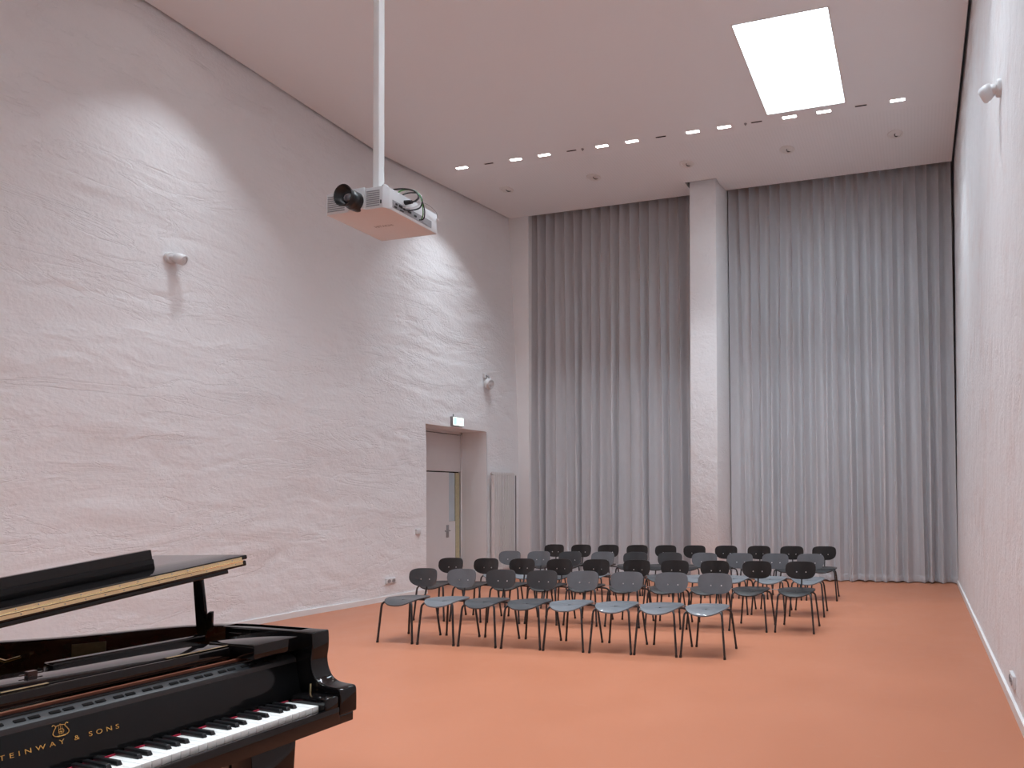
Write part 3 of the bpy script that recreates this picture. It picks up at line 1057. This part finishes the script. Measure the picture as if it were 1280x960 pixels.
# ------------------------------------------------------------------ chairs
def seat_mesh(m):
    NR, NA = 7, 40
    top, bot = [], []

    def z_at(x, y):
        z = .434 + .014 * (abs(x) / .2) ** 2 * (1 if y > -.12 else 1.0)
        z -= .012 * math.exp(-(x / .14) ** 2 - ((y - .05) / .13) ** 2)
        if y < -.07:
            z -= .040 * ((-.07 - y) / .14) ** 2 * (1 - .35 * (abs(x) / .21) ** 2)
        if y > .10:
            z += .012 * ((y - .10) / .1) ** 2
        return z

    for r in range(NR + 1):
        rho = (r / NR)
        for a in range(NA):
            th = 2 * PI * a / NA
            c, s = math.cos(th), math.sin(th)
            e = 2 / 2.7
            x = .208 * rho * math.copysign(abs(c) ** e, c)
            y = .195 * rho * math.copysign(abs(s) ** e, s)
            x *= 1 - .16 * max(0, (y + .05) / .25)
            y -= .02
            top.append((x, y, z_at(x, y)))
            bot.append((x, y, z_at(x, y) - .0115))
    mb = MB()
    n = len(top)
    mb.v = top + bot
    for r in range(NR):
        for a in range(NA):
            a2 = (a + 1) % NA
            mb.f.append((r * NA + a, (r + 1) * NA + a, (r + 1) * NA + a2, r * NA + a2))
            mb.f.append((n + r * NA + a2, n + (r + 1) * NA + a2, n + (r + 1) * NA + a, n + r * NA + a))
    for a in range(NA):
        a2 = (a + 1) % NA
        mb.f.append((NR * NA + a, n + NR * NA + a, n + NR * NA + a2, NR * NA + a2))
    return clean(mb.mesh('seat', m, smooth=True))


def clean(me):
    bm = bmesh.new()
    bm.from_mesh(me)
    bmesh.ops.remove_doubles(bm, verts=bm.verts, dist=1e-5)
    bad = [f for f in bm.faces if f.calc_area() < 1e-10]
    if bad:
        bmesh.ops.delete(bm, geom=bad, context='FACES')
    bmesh.ops.recalc_face_normals(bm, faces=bm.faces)
    bm.to_mesh(me)
    bm.free()
    return me


BZ, BH, BW = .628, .106, .175


def back_y(x, z):
    return .232 + .10 * (z - BZ) - .048 * (abs(x) / BW) ** 2


def back_mesh(m):
    NR, NA = 6, 44
    fr, bk_ = [], []
    for r in range(NR + 1):
        rho = r / NR
        for a in range(NA):
            th = 2 * PI * a / NA
            c, s = math.cos(th), math.sin(th)
            e = 2 / (3.8 if s > 0 else 2.6)
            x = BW * rho * math.copysign(abs(c) ** (2 / 2.9), c)
            z = BZ + BH * rho * math.copysign(abs(s) ** e, s)
            if s < 0:
                x *= 1 - .10 * abs(s) * rho
            z -= .012 * (1 - (x / BW) ** 2) * rho * max(s, 0)
            y = back_y(x, z)
            fr.append((x, y - .005, z))
            bk_.append((x, y + .005, z))
    mb = MB()
    n = len(fr)
    mb.v = fr + bk_
    for r in range(NR):
        for a in range(NA):
            a2 = (a + 1) % NA
            mb.f.append((r * NA + a, (r + 1) * NA + a, (r + 1) * NA + a2, r * NA + a2))
            mb.f.append((n + r * NA + a2, n + (r + 1) * NA + a2, n + (r + 1) * NA + a, n + r * NA + a))
    for a in range(NA):
        a2 = (a + 1) % NA
        mb.f.append((NR * NA + a, n + NR * NA + a, n + NR * NA + a2, NR * NA + a2))
    return clean(mb.mesh('backrest', m, smooth=True))


SEAT = {k: seat_mesh(M['ply_' + k]) for k in CHAIR_COL}
BACK = {k: back_mesh(M['ply_' + k]) for k in CHAIR_COL}
LEGS, CAPS = [], []
for s in (-1, 1):
    foot, path = Vector((s * .212, -.208, .0)), [(s * .212, -.208, .012), (s * .184, -.186, .370), (s * .180, -.182, .395), (s * .168, -.170, .412), (s * .150, -.155, .418), (s * .07, -.10, .420)]
    LEGS.append(MB().tube(path, .0105, 8).mesh('leg', M['tube'], smooth=True))
    CAPS.append(MB().tube([(s * .2128, -.2087, 0), (s * .211, -.2072, .022)], .0128, 8).mesh('foot_cap', M['blackp'], smooth=True))
for s in (-1, 1):
    path = [(s * .203, .207, .012), (s * .168, .186, .335), (s * .162, .181, .362), (s * .148, .170, .380), (s * .128, .155, .388), (s * .03, .09, .405)]
    LEGS.append(MB().tube(path, .0105, 8).mesh('leg', M['tube'], smooth=True))
    CAPS.append(MB().tube([(s * .204, .2077, 0), (s * .202, .2062, .022)], .0128, 8).mesh('foot_cap', M['blackp'], smooth=True))
SUP = MB().tube([(0, -.10, .422), (0, .05, .405), (0, .10, .400)], .0125, 8)
SUP.tube([(-.07, -.10, .420), (.07, -.10, .420)], .0105, 8).tube([(-.03, .09, .405), (.03, .09, .405)], .0105, 8)
SUP = SUP.mesh('under_seat_frame', M['tube'], smooth=True)
POST = MB().tube([(0, .08, .402), (0, .150, .398), (0, .195, .408), (0, .222, .440), (0, .236, .50), (0, .2425, .60), (0, .246, .66)], .0095, 8).mesh('back_post', M['tube'], smooth=True)
SCREW = MB().lathe([(.0075, 0), (.007, .002), (.004, .004), (0, .0045)], 10, Matrix.Rotation(PI / 2, 4, 'X')).mesh('screw', M['chrome'], smooth=True)
LINK = MB().tube([(.135, .07, .418), (.185, .078, .424), (.25, .078, .424), (.318, .072, .416)], .0045, 6).mesh('row_link', M['pgrey'], smooth=True)


def chair(kind, x, y, rot, label, group, last):
    t = thing('chair', label, 'chair', (x, y, 0), rot, group)
    link('seat', SEAT[kind], t)
    b = link('backrest', BACK[kind], t)
    for sx_ in (-.054, .054):
        link('screw', SCREW, b, (sx_, back_y(sx_, .604) - .005, .604))
    for lm, cm in zip(LEGS, CAPS):
        l = link('leg', lm, t)
        link('foot_cap', cm, l)
    link('under_seat_frame', SUP, t)
    link('back_post', POST, t)
    if not last:
        link('row_link', LINK, t)
    return t


CW = dict(grey='light grey', dark='dark grey', black='black')
rows = [
    ('front row', [-5.262, -4.775, -4.295, -3.805, -3.340, -2.850, -2.382, -1.926], lambda x: 5.722 + .012 * (x + 5.2), 'dgddgggg'),
    ('second row', [-5.80, -5.295, -4.79, -4.29, -3.795, -3.275, -2.79, -2.30, -1.805, -1.295], lambda x: 6.80 + .034 * (x + 5.8), 'bbbbbbbbbb'),
    ('third row', [-5.655, -5.185, -4.70, -4.215, -3.725, -3.235, -2.745, -2.265, -1.795, -1.325], lambda x: 7.80 + .018 * (x + 5.6), 'ggdgddgggg'),
    ('back row', [-5.675, -5.20, -4.72, -4.235, -3.77, -3.295, -2.80, -2.29, -1.80, -1.315], lambda x: 8.98 + .014 * (x + 5.6), 'bbbbbbbbbb'),
]
random.seed(5)
for rn, xs_, fy, ks in rows:
    for i, x in enumerate(xs_):
        kind = dict(g='grey', d='dark', b='black')[ks[i]]
        # kind wording + ordinal counted from the wall with the door
        lab = f'{CW[kind]} plywood chair on black tube legs, {rn}, {ordn[i]} from the door wall'
        chair(kind, x, fy(x), random.uniform(-.03, .035), lab, f'plywood chairs in the {rn}', i == len(xs_) - 1)

# ------------------------------------------------------------------ projector on its ceiling pole
pj = thing('projector', 'white ceiling projector with black lens and looping cables on a pole', 'projector', (-3.762, 3.60, 3.50))
PWX, PDY, PHZ = .254, .482, .152
bd = MB().prism([(-PWX, 0.0), (PWX - .03, 0.0), (PWX, .03), (PWX, PDY), (-PWX, PDY)], lambda p: (*p, 0), lambda p: (*p, PHZ)).build('body', M['plastic'], pj, bev=0.006)
MB().box(-.066, .082, -.012, .01, .004, PHZ + .003).build('lens_bezel', M['plastic'], bd, bev=0.006)
sv = MB().box(-.5, .5, 0, .004, -.0035, .0035).mesh('vent_slat', M['vent'])
for k in range(8):
    o = link('vent_slat', sv, bd, (-.168, -.0025, .022 + .0145 * k))
    o.scale = (.145, 1, 1)
for k in range(8):
    o = link('vent_slat', sv, bd, (.146, -.0025, .022 + .0145 * k))
    o.scale = (.108, 1, 1)
MB().box(.207, .216, -.003, .002, .03, .055).build('sensor_window', M['blackp'], bd)
LM = Matrix.Translation((.012, 0, .060)) @ Matrix.Rotation(PI / 2, 4, 'X')
brl = MB().lathe([(.064, -.01), (.067, .015), (.066, .045), (.060, .052), (.058, .070), (.062, .076), (.074, .106), (.076, .117), (.071, .117), (.056, .086), (.040, .074), (.0, .074)], 32, LM)
ln = brl.build('lens_barrel', M['blackp'], pj, smooth=True)
MB().lathe([(.040, .074), (.032, .086), (.016, .093), (0, .095)], 24, LM).build('lens_glass', M['lens'], ln, smooth=True)
# side panel with sockets
MB().box(PWX - .004, PWX + .002, .055, .42, .022, .075).build('socket_panel', M['pgrey'], bd)
for k, (y_, z_, w_, h_) in enumerate([(.08, .05, .014, .012), (.11, .048, .03, .016), (.15, .045, .012, .012), (.19, .045, .03, .014), (.25, .04, .02, .012), (.07, .028, .02, .009), (.12, .026, .03, .008)]):
    MB().box(PWX + .0, PWX + .006, y_, y_ + w_, z_, z_ + h_).build('socket', M['blackp'], bd)
MB().box(PWX, PWX + .004, .33, .385, .03, .07).build('intake_grille', M['pgrey'], bd)
MB().lathe([(.022, 0), (.022, .012), (.018, .02), (0, .021)], 16, Matrix.Translation((PWX - .035, .03, PHZ - .004))).build('corner_knob', M['plastic'], bd, smooth=True)


def cable(name, pts, r, m):
    return MB().tube(catmull(pts, 6), r, 7).build(name, m, pj, smooth=True)


plug = MB().tube([(PWX + .0, .17, .105), (PWX + .055, .17, .105)], [.017, .013], 8).build('power_plug', M['blackp'], pj, smooth=True)
cable('power_cable', [(PWX + .05, .17, .105), (PWX + .075, .18, .112), (PWX + .085, .20, .15), (PWX + .06, .19, .19), (PWX + .0, .15, .195), (PWX - .08, .12, .175), (PWX - .16, .20, .155)], .006, M['blackp'])
cable('green_cable', [(PWX + .02, .30, .04), (PWX + .07, .26, .06), (PWX + .09, .22, .14), (PWX + .05, .20, .20), (PWX - .03, .16, .19), (PWX - .14, .20, .157)], .004, M['green'])
cable('video_cable', [(PWX + .0, .16, .05), (PWX + .04, .17, .045), (PWX + .085, .21, .075), (PWX + .088, .23, .14), (PWX + .05, .23, .195), (PWX - .04, .20, .185), (PWX - .15, .24, .157)], .005, M['blackp'])
cable('white_cable', [(PWX + .0, .14, .06), (PWX + .06, .17, .06), (PWX + .09, .21, .11), (PWX + .07, .21, .18), (PWX, .19, .20), (PWX - .1, .24, .16)], .0035, M['plastic'])
cable('network_cable', [(PWX + .0, .30, .035), (PWX + .04, .30, .04), (PWX + .065, .28, .09), (PWX + .08, .24, .14)], .004, M['blackp'])
cable('safety_wire', [(PWX - .05, .25, .153), (PWX + .02, .33, .17), (PWX + .03, .43, .15), (PWX + .012, .47, .115)], .002, M['pgrey'])
MB().lathe([(.0, -.01), (.009, -.006), (.01, 0), (.009, .006), (0, .01)], 12, Matrix.Translation((PWX + .01, .475, .11))).build('wire_anchor', M['chrome'], bd, smooth=True)
tm = text_mesh('HITACHI', .034, M['pgrey'], name='lettering', spacing=1.0)
xs = [v.co.x for v in tm.vertices]
sx = .155 / (max(xs) - min(xs))
for v in tm.vertices:
    v.co.x *= sx
link('lettering', tm, bd, (-.009, .262, -.0006), (PI, 0, 0))
# mounting: plate and pole up to the ceiling
mt = MB().box(-.14, .10, .14, .36, PHZ, PHZ + .014).build('mount_plate', M['white'], pj, bev=0.003)
MB().lathe([(.06, PHZ + .012), (.05, PHZ + .03), (.036, PHZ + .034)], 24, Matrix.Translation((-.055, .25, 0))).build('pole_foot', M['white'], pj, smooth=True)
# square telescopic pole: two visible faces
pa, pbx = -.055, .25
MB().box(pa - .026, pa + .026, pbx - .026, pbx + .026, PHZ + .01, HC - 3.50 - .012).build('pole', M['white'], pj, bev=0.004)
MB().box(pa - .09, pa + .09, pbx - .09, pbx + .09, HC - 3.50 - .012, HC - 3.50).build('ceiling_plate', M['white'], pj, bev=0.003)

# ------------------------------------------------------------------ radiator beside the door
rx = wall_left_x(10.3, 1.6) + .036
rd = thing('radiator', 'tall white column radiator on the wall beside the door niche', 'radiator', (rx, 9.87, 0))
col = MB().box(.012, .072, -.0135, .0135, .22, 1.90)
col.box(.012, .074, -.02, .02, 1.905, 1.94).box(.012, .074, -.02, .02, .195, .235)
colm = col.mesh('column', M['rad'], bev=0.0)
for k in range(12):
    link('column', colm, rd, (0, .035 + .05 * k, 0))
for zz in (1.905, .215):
    MB().tube([(.042, 0.0, zz), (.042, .62, zz)], .016, 8).build('header_pipe', M['rad'], rd, smooth=True)
MB().lathe([(.018, -.02), (.018, .02)], 14, Matrix.Translation((.042, .0, 1.905)) @ Matrix.Rotation(PI / 2, 4, 'X')).build('end_plug', M['chrome'], rd, smooth=True)
MB().tube([(.042, .62, 1.905), (.042, .68, 1.905), (.042, .69, 1.89), (.042, .69, .0)], .011, 8).build('feed_pipe', M['pgrey'], rd, smooth=True)
MB().tube([(.042, .62, 1.905), (.042, .665, 1.905)], .02, 10).build('valve', M['chrome'], rd, smooth=True)
for zz in (.5, 1.6):
    MB().box(0, .02, .25, .29, zz, zz + .03).build('wall_bracket', M['rad'], rd)

# ------------------------------------------------------------------ small wall fittings
# green-white exit sign above the door
ex = thing('exit_sign', 'glowing greenish white exit sign mounted above the door niche', 'exit sign', (wall_left_x(9.12, 2.78) - .02, 9.12, 2.685))
MB().box(0, .07, -.13, .13, 0, .155).build('housing', M['pgrey'], ex, bev=0.005)
MB().box(.07, .073, -.122, .122, .012, .148).build('sign_face', M['exitw'], ex)
gm = MB().box(.0733, .0745, -.112, -.045, .022, .138).box(.0733, .0745, .0, .05, .072, .088)
gm.prism([(.05, .055), (.085, .08), (.05, .105)], lambda p: (.0733, *p), lambda p: (.0745, *p))
gm.build('pictogram', M['exitg'], ex)
MB().box(.02, .035, -.075, -.06, .155, .20).build('cable_stub', M['pgrey'], ex)


def wall_sensor(name, label, cat, loc, rotz, headdir):
    """round head on a short arm and wall plate; local +x points away from the wall"""
    t = thing(name, label, cat, loc, rotz, 'white sensors mounted high on the plaster walls')
    MB().lathe([(.062, -.03), (.062, .012), (.054, .022), (0, .022)], 20, Matrix.Rotation(PI / 2, 4, 'Y')).build('wall_plate', M['plastic'], t, smooth=True)
    MB().tube([(.015, 0, 0), (.05, headdir * .01, .0), (.07, headdir * .02, .0)], .036, 14).build('arm', M['plastic'], t, smooth=True)
    R = Matrix.Translation((.082, headdir * .03, -.004)) @ Matrix.Rotation(headdir * .55, 4, 'Z') @ Matrix.Rotation(PI / 2 + .35, 4, 'Y')
    hd = MB().lathe([(0, -.05), (.035, -.047), (.052, -.033), (.060, 0), (.060, .035), (.052, .047), (.040, .049), (.038, .042), (0, .042)], 24, R).build('head', M['plastic'], t, smooth=True)
    MB().lathe([(.030, .041), (.022, .05), (0, .055)], 18, R).build('lens', M['plastic'], hd, smooth=True)
    return t


wall_sensor('motion_sensor', 'small white round sensor high on the door wall, above the piano', 'sensor', (wall_left_x(5.12, 4.12) + .015, 5.12, 4.12), 0, 1)
wall_sensor('motion_sensor', 'small white round sensor on the doorless wall beside the skylight', 'sensor', (wall_right_x(5.06, 4.55) - .01, 5.06, 4.55), PI, -1)
cs = thing('wall_loudspeaker', 'small white round loudspeaker hanging from a bracket above the exit sign', 'loudspeaker', (wall_left_x(9.86, 3.55) + .01, 9.86, 3.52))
MB().box(-.04, .03, -.035, .035, .10, .19).build('bracket', M['plastic'], cs, bev=0.006)
MB().tube([(.02, 0, .15), (.075, 0, .14), (.085, 0, .08)], .012, 10).build('arm', M['pgrey'], cs, smooth=True)
R = Matrix.Translation((.075, 0, 0)) @ Matrix.Rotation(PI / 2 + .2, 4, 'Y')
hd = MB().lathe([(0, -.06), (.06, -.05), (.09, -.02), (.098, .02), (.09, .05), (.075, .06), (.06, .052), (0, .05)], 28, R).build('head', M['plastic'], cs, smooth=True)
MB().lathe([(.04, .05), (.03, .062), (0, .066)], 20, R).build('cone', M['plastic'], hd, smooth=True)


def wall_box(name, label, cat, y, z, n, right=False, sw=False):
    if right:
        t = thing(name, label, cat, (wall_right_x(y, z), y, z), PI)
    else:
        t = thing(name, label, cat, (wall_left_x(y, z), y, z), 0)
    wd = .042 * n
    MB().box(-.03, .026, -wd, wd, -.042, .042).build('housing', M['plastic'], t, bev=0.004)
    for k in range(n):
        yy = (k - (n - 1) / 2) * .082
        if sw:
            MB().box(.026, .032, yy - .03, yy + .03, -.03, .03).build('rocker', M['plastic'], t, bev=0.002)
        else:
            c_ = MB().lathe([(.028, 0.0), (.028, .004), (.024, .004), (.022, .001), (0, .001)], 20, Matrix.Translation((.026, yy, 0)) @ Matrix.Rotation(PI / 2, 4, 'Y')).build('socket_cup', M['pgrey'], t, smooth=True)
            for s in (-1, 1):
                MB().lathe([(.003, 0), (.003, .003), (0, .003)], 8, Matrix.Translation((.0262, yy + s * .0095, 0)) @ Matrix.Rotation(PI / 2, 4, 'Y')).build('pin_hole', M['void'], c_)
    return t


wall_box('power_socket', 'double white wall socket low on the door wall near the front chairs', 'socket', 7.80, .285, 2)
wall_box('light_switch', 'small white light switch beside the door niche', 'switch', 8.29, .975, 1, sw=True)
wall_box('power_socket', 'white wall socket low on the doorless wall above the baseboard', 'socket', 4.66, .21, 2, right=True)
